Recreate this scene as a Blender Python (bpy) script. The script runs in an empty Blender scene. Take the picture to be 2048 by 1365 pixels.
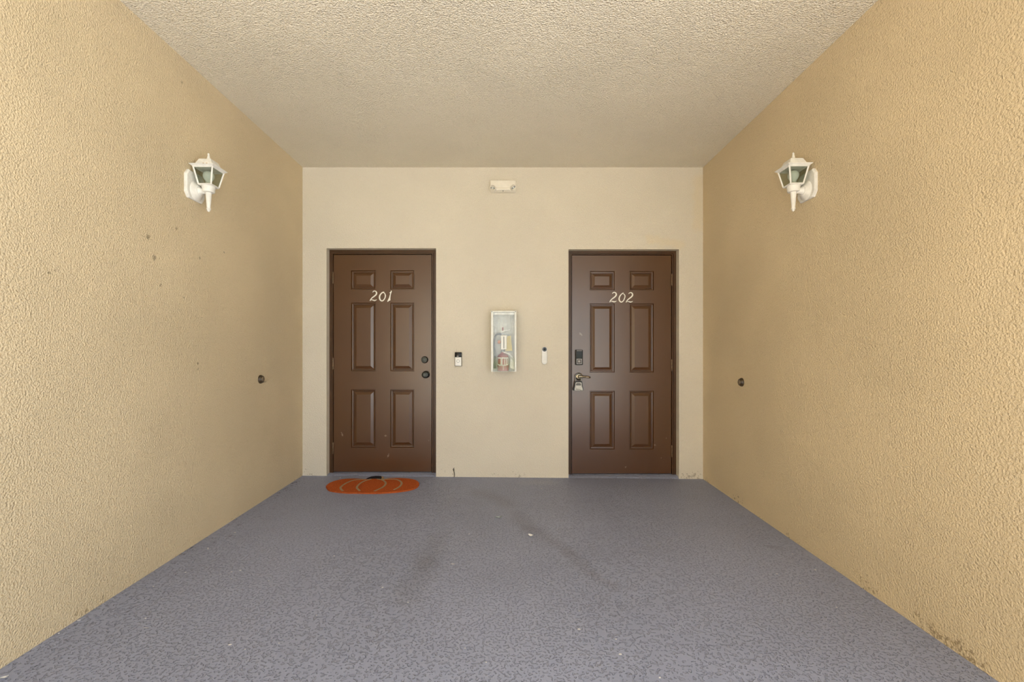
import bpy, bmesh, math, random
from mathutils import Vector, Matrix

random.seed(7)
S = bpy.context.scene
COL = S.collection
PI = math.pi

# ------------------------------------------------------------------ camera
F, CX, CY, CAMH, D = 910.0, 1014.0, 698.0, 1.192, 4.213   # focal px, vanishing point, eye height, back wall distance
cam_d = bpy.data.cameras.new('camera')
cam_d.sensor_width = 36.0
cam_d.lens = F / 2048 * 36.0
cam_d.shift_x = (1024 - CX) / 2048
cam_d.shift_y = (CY - 682.5) / 2048
cam_d.clip_start = 0.02
cam = bpy.data.objects.new('camera', cam_d)
cam.location = (0, 0, CAMH)
cam.rotation_euler = (PI / 2, 0, 0)
COL.objects.link(cam)
S.camera = cam

# ------------------------------------------------------------------ world, sun, exposure
W = bpy.data.worlds.new('world')
S.world = W
W.use_nodes = True
bg = W.node_tree.nodes['Background']
bg.inputs['Color'].default_value = (0.89, 0.95, 1.0, 1)
bg.inputs['Strength'].default_value = 4.0
sun_d = bpy.data.lights.new('sun', 'SUN')
sun_d.energy = 25.0
sun_d.color = (1.0, 0.965, 0.90)
sun_d.angle = math.radians(4)
sun = bpy.data.objects.new('sun', sun_d)
sun.rotation_euler = (math.radians(36), 0, math.radians(58))
sun.location = (3, -6, 8)
COL.objects.link(sun)
S.view_settings.view_transform = 'Standard'
S.view_settings.look = 'None'
S.view_settings.gamma = 1.0
S.view_settings.use_curve_mapping = False
S.view_settings.exposure = -0.24
S.cycles.max_bounces = 7
S.cycles.diffuse_bounces = 4
S.cycles.transparent_max_bounces = 10
S.cycles.use_adaptive_sampling = True
S.cycles.adaptive_threshold = 0.03


# ------------------------------------------------------------------ materials
class NT:
    def __init__(s, name):
        s.m = bpy.data.materials.new(name)
        s.m.use_nodes = True
        s.t = s.m.node_tree
        s.b = s.t.nodes['Principled BSDF']
        s.out = s.t.nodes['Material Output']
        s.pos = None

    def n(s, typ, **kw):
        nd = s.t.nodes.new(typ)
        for k, v in kw.items():
            setattr(nd, k, v)
        return nd

    def put(s, sock, v):
        if v is None:
            return
        if hasattr(v, 'is_linked') or hasattr(v, 'links'):
            s.t.links.new(v, sock)
        else:
            if isinstance(v, (tuple, list)) and len(v) == 3 and sock.type == 'RGBA':
                v = (*v, 1)
            sock.default_value = v

    def math(s, op, a, b=None, c=None, clamp=False):
        nd = s.n('ShaderNodeMath', operation=op, use_clamp=clamp)
        for i, v in enumerate((a, b, c)):
            if v is not None:
                s.put(nd.inputs[i], v)
        return nd.outputs[0]

    def vmath(s, op, a, b=None):
        nd = s.n('ShaderNodeVectorMath', operation=op)
        s.put(nd.inputs[0], a)
        if b is not None:
            s.put(nd.inputs[1], b)
        return nd

    def world(s):
        if s.pos is None:
            s.pos = s.n('ShaderNodeNewGeometry').outputs['Position']
        return s.pos

    def local(s):
        return s.n('ShaderNodeTexCoord').outputs['Object']

    def noise(s, vec, scale, detail=2.0, rough=0.5, dist=0.0, out='Fac'):
        nd = s.n('ShaderNodeTexNoise')
        s.put(nd.inputs['Vector'], vec)
        nd.inputs['Scale'].default_value = scale
        nd.inputs['Detail'].default_value = detail
        nd.inputs['Roughness'].default_value = rough
        nd.inputs['Distortion'].default_value = dist
        return nd.outputs[out]

    def ramp(s, v, a, b, lo=0.0, hi=1.0, smooth=True):
        nd = s.n('ShaderNodeMapRange', interpolation_type='SMOOTHSTEP' if smooth else 'LINEAR')
        s.put(nd.inputs[0], v)
        for i, x in enumerate((a, b, lo, hi)):
            nd.inputs[i + 1].default_value = x
        return nd.outputs[0]

    def mix(s, f, a, b):
        nd = s.n('ShaderNodeMix', data_type='RGBA')
        s.put(nd.inputs[0], f)
        s.put(nd.inputs[6], a)
        s.put(nd.inputs[7], b)
        return nd.outputs[2]

    def scale(s, vec, k):
        return s.vmath('MULTIPLY', vec, k).outputs[0]

    def sep(s, vec):
        nd = s.n('ShaderNodeSeparateXYZ')
        s.put(nd.inputs[0], vec)
        return nd.outputs

    def seg(s, p, a, b, r, soft):
        """1 inside a capsule from a to b of radius r, fading over soft"""
        a, b = Vector(a), Vector(b)
        pa = s.vmath('SUBTRACT', p, tuple(a)).outputs[0]
        ba = b - a
        L = max(ba.dot(ba), 1e-9)
        h = s.vmath('DOT_PRODUCT', pa, tuple(ba / L)).outputs['Value']
        h = s.math('MAXIMUM', s.math('MINIMUM', h, 1.0), 0.0)
        sc = s.n('ShaderNodeVectorMath', operation='SCALE')
        sc.inputs[0].default_value = tuple(ba)
        s.put(sc.inputs[3], h)
        d = s.vmath('LENGTH', s.vmath('SUBTRACT', pa, sc.outputs[0]).outputs[0]).outputs['Value']
        return s.ramp(d, r - soft, r + soft, 1.0, 0.0)

    def bump(s, height, strength, distance):
        nd = s.n('ShaderNodeBump')
        nd.inputs['Strength'].default_value = strength
        nd.inputs['Distance'].default_value = distance
        s.put(nd.inputs['Height'], height)
        s.t.links.new(nd.outputs[0], s.b.inputs['Normal'])

    def fin(s, color=None, rough=None, metal=None, spec=None):
        s.put(s.b.inputs['Base Color'], color)
        s.put(s.b.inputs['Roughness'], rough)
        s.put(s.b.inputs['Metallic'], metal)
        s.put(s.b.inputs['Specular IOR Level'], spec)
        return s.m


def stucco(name, col, scale=115.0, strength=0.9, dist=0.0085, dirt_base=0.0, specks=0.0, spots=(), var=0.05, extra=None):
    k = NT(name)
    p = k.world()
    k.bump(k.noise(p, scale, 1.0, 0.5), strength, dist)
    big = k.noise(p, 1.3, 2, 0.55)
    c = k.mix(k.ramp(big, 0.3, 0.7), tuple(x * (1 - var) for x in col), tuple(min(1, x * (1 + var)) for x in col))
    if extra:
        c = extra(k, p, c)
    if dirt_base:
        z = k.sep(p)[2]
        near = k.ramp(z, 0.0, 0.14, 1.0, 0.0, smooth=False)
        dn = k.noise(p, 48.0, 3, 0.7)
        patch = k.ramp(k.noise(p, 3.0, 1, 0.5), 0.45, 0.68)
        th = k.math('SUBTRACT', dn, k.math('SUBTRACT', 0.74, k.math('MULTIPLY', k.math('MULTIPLY', near, patch), 0.24)))
        msk = k.math('MULTIPLY', k.ramp(th, 0.0, 0.07), dirt_base)
        c = k.mix(msk, c, (0.20, 0.13, 0.06))
    if spots:
        wob = k.vmath('ADD', p, k.scale(k.vmath('SUBTRACT', k.noise(p, 120, 1, 0.5, out='Color'), (0.5,) * 3).outputs[0], (0.02,) * 3)).outputs[0]
        m = None
        for (q, r) in spots:
            e = k.seg(wob, q, q, r, r * 0.4)
            m = e if m is None else k.math('MAXIMUM', m, e)
        c = k.mix(k.math('MULTIPLY', m, 0.55), c, (0.12, 0.085, 0.045))
    return k.fin(c, 0.62, spec=0.35)


def plain(name, col, rough=0.5, metal=0.0, bump=0.0, bscale=120.0, var=0.0, vscale=20.0, spec=None):
    k = NT(name)
    p = k.local()
    c = col
    if var:
        v = k.noise(p, vscale, 4, 0.6)
        c = k.mix(k.ramp(v, 0.3, 0.7), tuple(x * (1 - var) for x in col), tuple(min(1, x * (1 + var)) for x in col))
    if bump:
        k.bump(k.noise(p, bscale, 3, 0.55), bump, 0.002)
    return k.fin(c, rough, metal, spec)


def clear_sheet(name, tint, dust=0.12, rough=0.05, dscale=18.0, stretch=(1, 1, 1), gloss=0.035):
    """thin glass or acrylic: see-through tint, a Fresnel reflection and dust on it"""
    k = NT(name)
    p = k.scale(k.local(), stretch)
    tr = k.n('ShaderNodeBsdfTransparent')
    tr.inputs[0].default_value = (*tint, 1)
    gl = k.n('ShaderNodeBsdfGlossy')
    gl.inputs['Roughness'].default_value = rough
    lw_ = k.n('ShaderNodeLayerWeight')
    lw_.inputs[0].default_value = 0.5
    fres = k.math('ADD', gloss, k.math('MULTIPLY', k.math('POWER', lw_.outputs['Facing'], 5.0), 0.85), clamp=True)
    m1 = k.n('ShaderNodeMixShader')
    k.t.links.new(fres, m1.inputs[0])
    k.t.links.new(tr.outputs[0], m1.inputs[1])
    k.t.links.new(gl.outputs[0], m1.inputs[2])
    df = k.n('ShaderNodeBsdfDiffuse')
    df.inputs[0].default_value = (0.85, 0.85, 0.8, 1)
    m2 = k.n('ShaderNodeMixShader')
    k.put(m2.inputs[0], k.math('MULTIPLY', k.ramp(k.noise(p, dscale, 4, 0.65), 0.35, 0.75), dust))
    k.t.links.new(m1.outputs[0], m2.inputs[1])
    k.t.links.new(df.outputs[0], m2.inputs[2])
    k.t.links.new(m2.outputs[0], k.out.inputs[0])
    return k.m


# ------------------------------------------------------------------ pixel helpers (measurements taken from the picture)
def back(u, v, y=D):
    """point seen at (u, v) at distance y"""
    return Vector(((u - CX) * y / F, y, CAMH - (v - CY) * y / F))


FS = -0.0085                      # the slab falls a little to one side


def fz(x):
    return FS * x


def ground(u, v, lift=0.0):
    """point of the slab seen at (u, v)"""
    a, b = (u - CX) / F, (v - CY) / F
    y = (CAMH - lift) / (b + FS * a)
    return Vector((a * y, y, FS * a * y + lift))


def xl(y):
    return -1.893 + (D - y) * 0.0132


def xr(y):
    return 1.815 - (D - y) * 0.0132


def left_wall(u, v):
    y = 2.5
    for _ in range(20):
        y = F * xl(y) / (u - CX)
    return back(u, v, y)


def right_wall(u, v):
    y = 2.5
    for _ in range(20):
        y = F * xr(y) / (u - CX)
    return back(u, v, y)


# ------------------------------------------------------------------ mesh helpers
def box(bm, x0, x1, y0, y1, z0, z1, bev=0.0, seg=2):
    r = bmesh.ops.create_cube(bm, size=1.0)
    vs = r['verts']
    for v in vs:
        v.co = Vector(((x0 + x1) / 2 + v.co.x * (x1 - x0), (y0 + y1) / 2 + v.co.y * (y1 - y0), (z0 + z1) / 2 + v.co.z * (z1 - z0)))
    if bev:
        es = list({e for v in vs for e in v.link_edges})
        bmesh.ops.bevel(bm, geom=es, offset=bev, segments=seg, affect='EDGES', profile=0.5)


def frame_from(axis):
    a = Vector(axis).normalized()
    t = Vector((0, 0, 1)) if abs(a.z) < 0.9 else Vector((1, 0, 0))
    u = a.cross(t).normalized()
    return a, u, a.cross(u).normalized()


def lathe(bm, o, axis, prof, n=32, squash=(1, 1)):
    """prof: (distance along axis, radius); ends are closed"""
    o = Vector(o)
    a, u, w = frame_from(axis)
    rings = []
    for (h, r) in prof:
        if r <= 1e-6:
            rings.append([bm.verts.new(o + a * h)])
        else:
            rings.append([bm.verts.new(o + a * h + (u * math.cos(2 * PI * i / n) * squash[0] + w * math.sin(2 * PI * i / n) * squash[1]) * r) for i in range(n)])
    for A, B in zip(rings, rings[1:]):
        for i in range(n):
            j = (i + 1) % n
            if len(A) == 1 and len(B) == 1:
                continue
            if len(A) == 1:
                bm.faces.new((A[0], B[i], B[j]))
            elif len(B) == 1:
                bm.faces.new((A[j], A[i], B[0]))
            else:
                bm.faces.new((A[i], B[i], B[j], A[j]))
    for R in (rings[0], rings[-1]):
        if len(R) > 1:
            bm.faces.new(R)


def tube(bm, pts, r, n=10):
    pts = [Vector(p) for p in pts]
    rad = r if isinstance(r, (list, tuple)) else [r] * len(pts)
    rings = []
    up = None
    for i, p in enumerate(pts):
        t = (pts[min(i + 1, len(pts) - 1)] - pts[max(i - 1, 0)]).normalized()
        if up is None:
            _, up, _ = frame_from(t)
        u = (up - t * up.dot(t)).normalized()
        up = u
        w = t.cross(u)
        rings.append([bm.verts.new(p + (u * math.cos(2 * PI * k / n) + w * math.sin(2 * PI * k / n)) * rad[i]) for k in range(n)])
    for A, B in zip(rings, rings[1:]):
        for i in range(n):
            j = (i + 1) % n
            bm.faces.new((A[i], A[j], B[j], B[i]))
    bm.faces.new(rings[0][::-1])
    bm.faces.new(rings[-1])


def spline(pts, k=6):
    """Catmull-Rom through tuples of any length"""
    out = []
    P = [pts[0]] + list(pts) + [pts[-1]]
    for i in range(1, len(P) - 2):
        for s in range(k):
            t = s / k
            out.append(tuple(0.5 * (2 * b + (c - a) * t + (2 * a - 5 * b + 4 * c - d) * t * t + (-a + 3 * b - 3 * c + d) * t ** 3)
                             for a, b, c, d in zip(P[i - 1], P[i], P[i + 1], P[i + 2])))
    out.append(tuple(pts[-1]))
    return out


def prism(bm, pts, ext):
    """closed polygon (3D points) extruded by ext"""
    e = Vector(ext)
    A = [bm.verts.new(Vector(p)) for p in pts]
    B = [bm.verts.new(Vector(p) + e) for p in pts]
    n = len(A)
    bm.faces.new(A)
    bm.faces.new(B[::-1])
    for i in range(n):
        j = (i + 1) % n
        bm.faces.new((A[j], A[i], B[i], B[j]))


def ribbon(bm, pts, ext, nrm=(0, 1, 0)):
    """flat band along pts [(x, y, z, width)] lying across nrm, thickened by ext"""
    nrm = Vector(nrm)
    L, R = [], []
    q = [Vector(p[:3]) for p in pts]
    for i, p in enumerate(q):
        t = (q[min(i + 1, len(q) - 1)] - q[max(i - 1, 0)]).normalized()
        s = t.cross(nrm).normalized() * pts[i][3] / 2
        L.append(p + s)
        R.append(p - s)
    e = Vector(ext)
    for i in range(len(q) - 1):
        a = [bm.verts.new(v) for v in (L[i], L[i + 1], R[i + 1], R[i])]
        b = [bm.verts.new(v + e) for v in (L[i], L[i + 1], R[i + 1], R[i])]
        bm.faces.new(a)
        bm.faces.new(b[::-1])
        bm.faces.new((a[1], a[0], b[0], b[1]))
        bm.faces.new((a[3], a[2], b[2], b[3]))
        if i == 0:
            bm.faces.new((a[0], a[3], b[3], b[0]))
        if i == len(q) - 2:
            bm.faces.new((a[2], a[1], b[1], b[2]))


def mesh_from(name, bm, mat, smooth=None, weld=True):
    if weld:
        bmesh.ops.remove_doubles(bm, verts=bm.verts, dist=1e-6)
    bmesh.ops.recalc_face_normals(bm, faces=bm.faces)
    me = bpy.data.meshes.new(name)
    bm.to_mesh(me)
    bm.free()
    me.materials.append(mat)
    if smooth is not None:
        me.shade_smooth()
        me.set_sharp_from_angle(angle=math.radians(smooth))
    return me


def wpos(o):
    v = Vector((0, 0, 0))
    while o is not None:
        v += o.location
        o = o.parent
    return v


def part(name, bm, mat, parent=None, smooth=None, label=None, weld=True, absolute=False):
    """one mesh object; absolute: the mesh is in world coordinates, its (unrotated) parent's place is taken off"""
    if absolute and parent is not None:
        bmesh.ops.translate(bm, verts=bm.verts, vec=-wpos(parent))
    o = bpy.data.objects.new(name, mesh_from(name, bm, mat, smooth, weld))
    COL.objects.link(o)
    if parent is not None:
        o.parent = parent
    if label:
        o['label'] = label
    return o


def thing(name, label, cat, loc=(0, 0, 0), rz=0.0, group=None, kind=None):
    o = bpy.data.objects.new(name, None)
    o.empty_display_size = 0.05
    COL.objects.link(o)
    o.location = loc
    o.rotation_euler = (0, 0, rz)
    tag(o, label, cat, group, kind)
    return o


def tag(o, label, cat=None, group=None, kind=None):
    o['label'] = label
    if cat:
        o['category'] = cat
    if group:
        o['group'] = group
    if kind:
        o['kind'] = kind
    return o


BM = bmesh.new

# ------------------------------------------------------------------ the paints
def lw(u, v):
    return tuple(left_wall(u, v))


left_spots = [(lw(296, 474), .012), (lw(309, 516), .013), (lw(353, 457), .008), (lw(399, 516), .008), (lw(321, 571), .007),
              (lw(98, 546), .006), (lw(110, 541), .005), (lw(396, 727), .007), (lw(396, 739), .006), (lw(364, 165), .008),
              (lw(368, 596), .005), (lw(448, 505), .006)]
TAN = (0.725, 0.592, 0.388)
M_LEFT = stucco('tan_stucco_left', TAN, scale=145.0, dist=0.008, dirt_base=0.55, specks=0.5, spots=left_spots)
M_RIGHT = stucco('tan_stucco_right', TAN, scale=125.0, dist=0.0072, dirt_base=0.6, specks=0.25)


def touch_up(k, p, c):
    # warmer touch-up paint rolled along the top corner above the door numbered two
    wob = k.vmath('ADD', p, k.scale(k.vmath('SUBTRACT', k.noise(p, 14, 3, 0.6, out='Color'), (0.5,) * 3).outputs[0], (0.10, 0, 0.10))).outputs[0]
    a = k.seg(wob, back(1398, 360), back(1398, 452), 0.05, 0.04)
    b = k.seg(wob, back(1300, 478), back(1362, 490), 0.035, 0.03)
    return k.mix(k.math('MULTIPLY', k.math('MAXIMUM', a, b), 0.35), c, (0.80, 0.66, 0.43))


M_BACK = stucco('cream_stucco', (0.77, 0.70, 0.575), scale=140.0, strength=0.8, dist=0.007, dirt_base=0.5, extra=touch_up, var=0.03)
M_CEIL = stucco('cream_ceiling_stucco', (0.90, 0.825, 0.67), scale=120.0, strength=1.0, dist=0.014, var=0.03)


def floor_material():
    k = NT('grey_painted_concrete')
    p = k.world()
    n1 = k.noise(p, 88.0, 1.0, 0.45)
    pit = k.ramp(n1, 0.55, 0.64)
    k.bump(k.math('SUBTRACT', k.math('MULTIPLY', n1, 0.25), pit), 1.0, 0.006)
    col = (0.305, 0.332, 0.452)
    c = k.mix(k.ramp(k.noise(p, 0.9, 4, 0.6), 0.3, 0.7), tuple(x * .93 for x in col), tuple(x * 1.06 for x in col))
    c = k.mix(k.math('MULTIPLY', pit, 0.16), c, (0.2, 0.195, 0.2))
    wob = k.vmath('ADD', p, k.scale(k.vmath('SUBTRACT', k.noise(p, 5, 2, 0.5, out='Color'), (0.5,) * 3).outputs[0], (0.10, 0.10, 0.0))).outputs[0]
    trail = [((1035, 1028), (1062, 1060), .045), ((1062, 1060), (1140, 1108), .035), ((1140, 1108), (1185, 1150), .03), ((1185, 1150), (1235, 1182), .018),
             ((872, 1075), (850, 1125), .05), ((850, 1125), (815, 1200), .045), ((960, 985), (1020, 1010), .06), ((1542, 1094), (1552, 1096), .022)]
    for (a, b, r) in trail:
        m = k.seg(wob, ground(*a), ground(*b), r * 1.3, r * 1.3)
        c = k.mix(k.math('MULTIPLY', m, 0.22), c, (0.15, 0.145, 0.15))
    # scuffs and grime along the left wall
    x, y, z = k.sep(p)
    dist = k.math('SUBTRACT', x, k.math('ADD', xl(0), k.math('MULTIPLY', y, (xl(1) - xl(0)))))
    near = k.ramp(dist, 0.0, 0.42, 1.0, 0.0, smooth=False)
    gn = k.noise(k.scale(p, (1.0, 0.45, 1.0)), 34.0, 5, 0.7)
    g = k.ramp(k.math('SUBTRACT', gn, k.math('SUBTRACT', 0.74, k.math('MULTIPLY', near, 0.17))), 0.0, 0.06)
    c = k.mix(k.math('MULTIPLY', g, 0.75), c, (0.06, 0.06, 0.07))
    # pale salt bloom at the foot of the cream wall
    bl = k.math('MULTIPLY', k.seg(wob, ground(1050, 966), ground(1100, 966), 0.05, 0.05), 0.16)
    c = k.mix(bl, c, (0.5, 0.5, 0.5))
    # tiny specks of paint
    sp = k.ramp(k.noise(p, 60.0, 1, 0.4), 0.815, 0.83)
    c = k.mix(k.math('MULTIPLY', sp, 0.6), c, (0.6, 0.6, 0.6))
    return k.fin(c, 0.55, spec=0.35)


M_FLOOR = floor_material()


def door_material(name, scuffs=()):
    k = NT(name)
    p = k.local()
    c = k.mix(k.ramp(k.noise(p, 2.0, 3, 0.6), 0.3, 0.7), (0.086, 0.032, 0.0075), (0.097, 0.038, 0.010))
    k.bump(k.noise(p, 260.0, 2, 0.5), 0.06, 0.001)
    if scuffs:
        w = k.world()
        wob = k.vmath('ADD', w, k.scale(k.vmath('SUBTRACT', k.noise(w, 90, 2, 0.6, out='Color'), (0.5,) * 3).outputs[0], (0.03, 0, 0.03))).outputs[0]
        m = None
        for (a, b, r) in scuffs:
            e = k.seg(wob, back(*a, D + 0.077), back(*b, D + 0.077), r, r)
            m = e if m is None else k.math('MAXIMUM', m, e)
        c = k.mix(k.math('MULTIPLY', m, 0.6), c, (0.42, 0.34, 0.26))
    return k.fin(c, 0.285, spec=0.85)


M_DOOR = [door_material('brown_door_paint', [((683, 866), (685, 872), .005), ((770, 872), (773, 872.5), .004), ((776, 914), (777.5, 909), .004), ((857.5, 881), (857.5, 881), .003)]),
          door_material('brown_door_paint_worn', [((1309, 891), (1309.5, 891), .005), ((1333, 877), (1333, 877), .004), ((1322.5, 916), (1322.5, 916), .004), ((1251, 935), (1252, 935), .004), ((1160, 667), (1164, 671), .004)])]
M_FRAME = plain('brown_frame_paint', (0.074, 0.030, 0.008), 0.40, var=0.12, vscale=14, bump=0.05)
M_GAP = plain('dark_seal', (0.012, 0.009, 0.007), 0.8, var=0.2)
M_HINGE = plain('painted_hinge', (0.20, 0.13, 0.075), 0.3, 0.4, var=0.25, vscale=60)
M_NUM = plain('ivory_numerals', (0.93, 0.90, 0.80), 0.4, var=0.05, vscale=40)
M_BRONZE = plain('dark_bronze', (0.035, 0.038, 0.036), 0.28, 0.75, var=0.25, vscale=60)
M_KEY = plain('dull_bronze', (0.09, 0.10, 0.095), 0.45, 0.4, var=0.2, vscale=80)
M_NICKEL = plain('aged_nickel', (0.32, 0.27, 0.19), 0.25, 0.9, var=0.2, vscale=60)
M_BLACK = plain('black_gloss', (0.010, 0.009, 0.008), 0.10, var=0.1, spec=0.22)
M_BLACKM = plain('black_matt', (0.02, 0.019, 0.018), 0.5, var=0.1)
M_GREYM = plain('grey_button', (0.24, 0.22, 0.2), 0.4, 0.4, var=0.1)
M_BOXGREY = plain('lock_box_face', (0.46, 0.43, 0.37), 0.42, 0.35, var=0.12, vscale=60)
M_BOXDARK = plain('lock_box_window', (0.10, 0.09, 0.075), 0.35, 0.2, var=0.1)
M_WHITE = plain('white_plastic', (0.86, 0.85, 0.80), 0.35, var=0.04)
M_WHITE2 = plain('white_button_cover', (0.90, 0.89, 0.85), 0.35, var=0.02)
M_CREAMP = plain('cream_plastic', (0.87, 0.81, 0.69), 0.4, var=0.03)
M_LANTERN = plain('white_lantern_enamel', (0.84, 0.82, 0.76), 0.45, var=0.07, vscale=30, bump=0.08, bscale=90)
M_RUST = plain('rust_flecks', (0.45, 0.28, 0.10), 0.7, var=0.3, vscale=60)
M_PANE = clear_sheet('lantern_glass', (0.66, 0.70, 0.64), dust=0.05, rough=0.10, gloss=0.03)
M_ACRYL = clear_sheet('clear_acrylic', (0.995, 0.995, 0.985), dust=0.14, rough=0.06, dscale=26, stretch=(1.0, 1.0, 0.25))
M_BULB = plain('frosted_bulb', (0.85, 0.88, 0.86), 0.25)
M_CAB = plain('white_cabinet_enamel', (0.86, 0.86, 0.80), 0.4, var=0.05, vscale=30)
M_RED = plain('red_enamel', (0.30, 0.032, 0.03), 0.25, var=0.15)
M_STEEL = plain('grey_steel', (0.30, 0.31, 0.30), 0.4, 0.5, var=0.15, vscale=50)
M_HOSE = plain('grey_hose', (0.16, 0.17, 0.17), 0.5, var=0.1)
M_YELLOW = plain('yellow_tag', (0.72, 0.58, 0.17), 0.6, var=0.10, vscale=70)
M_CARD = plain('white_card', (0.90, 0.90, 0.85), 0.5, var=0.03)
M_BUMP = plain('brown_rubber', (0.055, 0.034, 0.014), 0.42, var=0.25, vscale=60)
M_BUMPC = plain('brown_rubber_face', (0.17, 0.125, 0.075), 0.45, var=0.2, vscale=70)
M_LINT = plain('pale_litter', (0.72, 0.71, 0.70), 0.6, var=0.12, vscale=90)
M_LEAFG = plain('pale_green_litter', (0.42, 0.47, 0.46), 0.55, var=0.2, vscale=90)
M_SPRIG = plain('dry_sprig', (0.06, 0.05, 0.035), 0.8, var=0.2, vscale=90)


def mat_fibre(name, a, b):
    k = NT(name)
    p = k.local()
    c = k.mix(k.ramp(k.noise(p, 90, 4, 0.7), 0.3, 0.7), a, b)
    k.bump(k.noise(p, 260, 3, 0.6), 0.9, 0.004)
    return k.fin(c, 0.95, spec=0.1)


M_MAT = mat_fibre('orange_coir', (0.40, 0.080, 0.018), (0.56, 0.130, 0.034))
M_MATL = mat_fibre('tan_coir', (0.36, 0.25, 0.14), (0.46, 0.33, 0.19))
M_MATS = mat_fibre('black_coir', (0.02, 0.018, 0.022), (0.04, 0.035, 0.04))


def outside_ground():
    k = NT('lawn_and_paving')
    p = k.world()
    n = k.noise(p, 30, 5, 0.7)
    g = k.mix(n, (0.10, 0.16, 0.035), (0.17, 0.24, 0.06))
    y = k.sep(p)[1]
    pav = k.ramp(y, -24.1, -24.0)
    c = k.mix(pav, g, (0.66, 0.645, 0.61))
    k.bump(n, 0.6, 0.03)
    return k.fin(c, 0.9, spec=0.2)


M_OUT = outside_ground()

# ------------------------------------------------------------------ the shell
CEIL_Z = CAMH + (CY - 335) * D / F
FRONT_L, FRONT_R, FRONT_C, YB = -5.0, 0.9, -0.9, D + 0.30  # out of view, left wall lengthened to block light, right cut short to admit it


def slab_poly(name, poly, z_top, z_bot, mat, label):
    bm = BM()
    A = [bm.verts.new((x, y, z_top(x) if callable(z_top) else z_top)) for x, y in poly]
    B = [bm.verts.new((x, y, z_bot)) for x, y in poly]
    bm.faces.new(A)
    bm.faces.new(B[::-1])
    for i in range(len(A)):
        j = (i + 1) % len(A)
        bm.faces.new((A[j], A[i], B[i], B[j]))
    return tag(part(name, bm, mat), label, kind='structure')


slab_poly('floor', [(-2.3, -1.2), (4.5, -1.2), (4.5, YB), (-2.3, YB)], fz, -0.25, M_FLOOR, 'grey painted concrete floor of the entry recess')
slab_poly('ceiling', [(-2.4, FRONT_C), (5.0, FRONT_C), (5.0, YB), (-2.4, YB)], CEIL_Z + 0.18, CEIL_Z, M_CEIL, 'textured cream stucco ceiling over the entry recess')  # carried on past the right wall, unseen, to keep sun off the floor
slab_poly('wall_left', [(xl(FRONT_L), FRONT_L), (xl(YB), YB), (xl(YB) - 0.2, YB), (xl(FRONT_L) - 0.2, FRONT_L)], CEIL_Z + 0.1, -0.2, M_LEFT,
          'tan stucco side wall beside the door with the pumpkin mat')
slab_poly('wall_right', [(xr(FRONT_R), FRONT_R), (xr(YB), YB), (xr(YB) + 0.2, YB), (xr(FRONT_R) + 0.2, FRONT_R)], CEIL_Z + 0.1, -0.2, M_RIGHT,
          'tan stucco side wall beside the door with the lock box')
slab_poly('ground', [(-60, -60), (60, -60), (60, 40), (-60, 40)], -0.26, -0.5, M_OUT, 'paving and lawn outside the open front of the recess')

bm = BM()
box(bm, -2.0, 5.0, FRONT_C, FRONT_C + 0.2, 2.42, CEIL_Z + 0.1)  # made-up beam out of view; narrows the bright opening the doors reflect
tag(part('added_header', bm, M_RIGHT), 'unseen tan stucco header added over the open front to shape the light', kind='structure')

# door openings: x0, x1, top; leaf: left, right, top, bottom
REC = 0.07
YL = D + REC + 0.007              # face of the door leaf


def px(u, y):
    return (u - CX) * y / F


def pz(v, y):
    return CAMH - (v - CY) * y / F


OPEN = [dict(x0=px(653, D), x1=px(872, D), zt=pz(497, D), l=px(667.5, YL), r=px(863, YL), t=pz(510, YL), b=pz(944, YL)),
        dict(x0=px(1137, D), x1=px(1358, D), zt=pz(499, D), l=px(1144, YL), r=px(1342.3, YL), t=pz(511.3, YL), b=pz(947.6, YL))]


def back_wall():
    bm = BM()
    xs = [-2.15, OPEN[0]['x0'], OPEN[0]['x1'], OPEN[1]['x0'], OPEN[1]['x1'], 2.1]
    T = 0.2
    zb, zc = -0.15, CEIL_Z + 0.1

    def quad(a, b, c, d):
        bm.faces.new([bm.verts.new(p) for p in (a, b, c, d)])
    for i in range(5):
        o = OPEN[0] if i == 1 else OPEN[1] if i == 3 else None
        x0, x1 = xs[i], xs[i + 1]
        z0 = o['zt'] if o else zb
        for y in (D, D + T):
            quad((x0, y, z0), (x1, y, z0), (x1, y, zc), (x0, y, zc))
        if o:
            quad((x0, D, z0), (x1, D, z0), (x1, D + T, z0), (x0, D + T, z0))
            quad((x0, D, zb), (x0, D + T, zb), (x0, D + T, z0), (x0, D, z0))
            quad((x1, D, zb), (x1, D + T, zb), (x1, D + T, z0), (x1, D, z0))
    o = part('wall_back', bm, M_BACK, weld=True)
    # a slightly rounded plaster arris at the openings
    m = o.modifiers.new('arris', 'BEVEL')
    m.width = 0.006
    m.segments = 2
    m.limit_method = 'ANGLE'
    return tag(o, 'cream stucco end wall holding the two brown doors', kind='structure')


back_wall()


# ------------------------------------------------------------------ doors
def stroke_digit(bm, off, strokes, y, polys=()):
    """brushed numeral: strokes in the enlarged view's pixels, 27.3 per picture pixel"""
    def cv(a, b):
        return (px(off[0] + a / 27.3, y), y, pz(off[1] + b / 27.3, y))
    k = y / F / 27.3
    dy = 0.0
    for st in strokes:
        pts = [(*cv(a, b), w * k) for a, b, w in spline(st, 5)]
        pts = [(p[0], p[1] - dy, p[2], p[3]) for p in pts]
        ribbon(bm, pts, (0, -0.004, 0))
        dy += 0.0006
    for pl in polys:
        prism(bm, [cv(a, b) for a, b in pl], (0, -0.004, 0))


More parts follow.
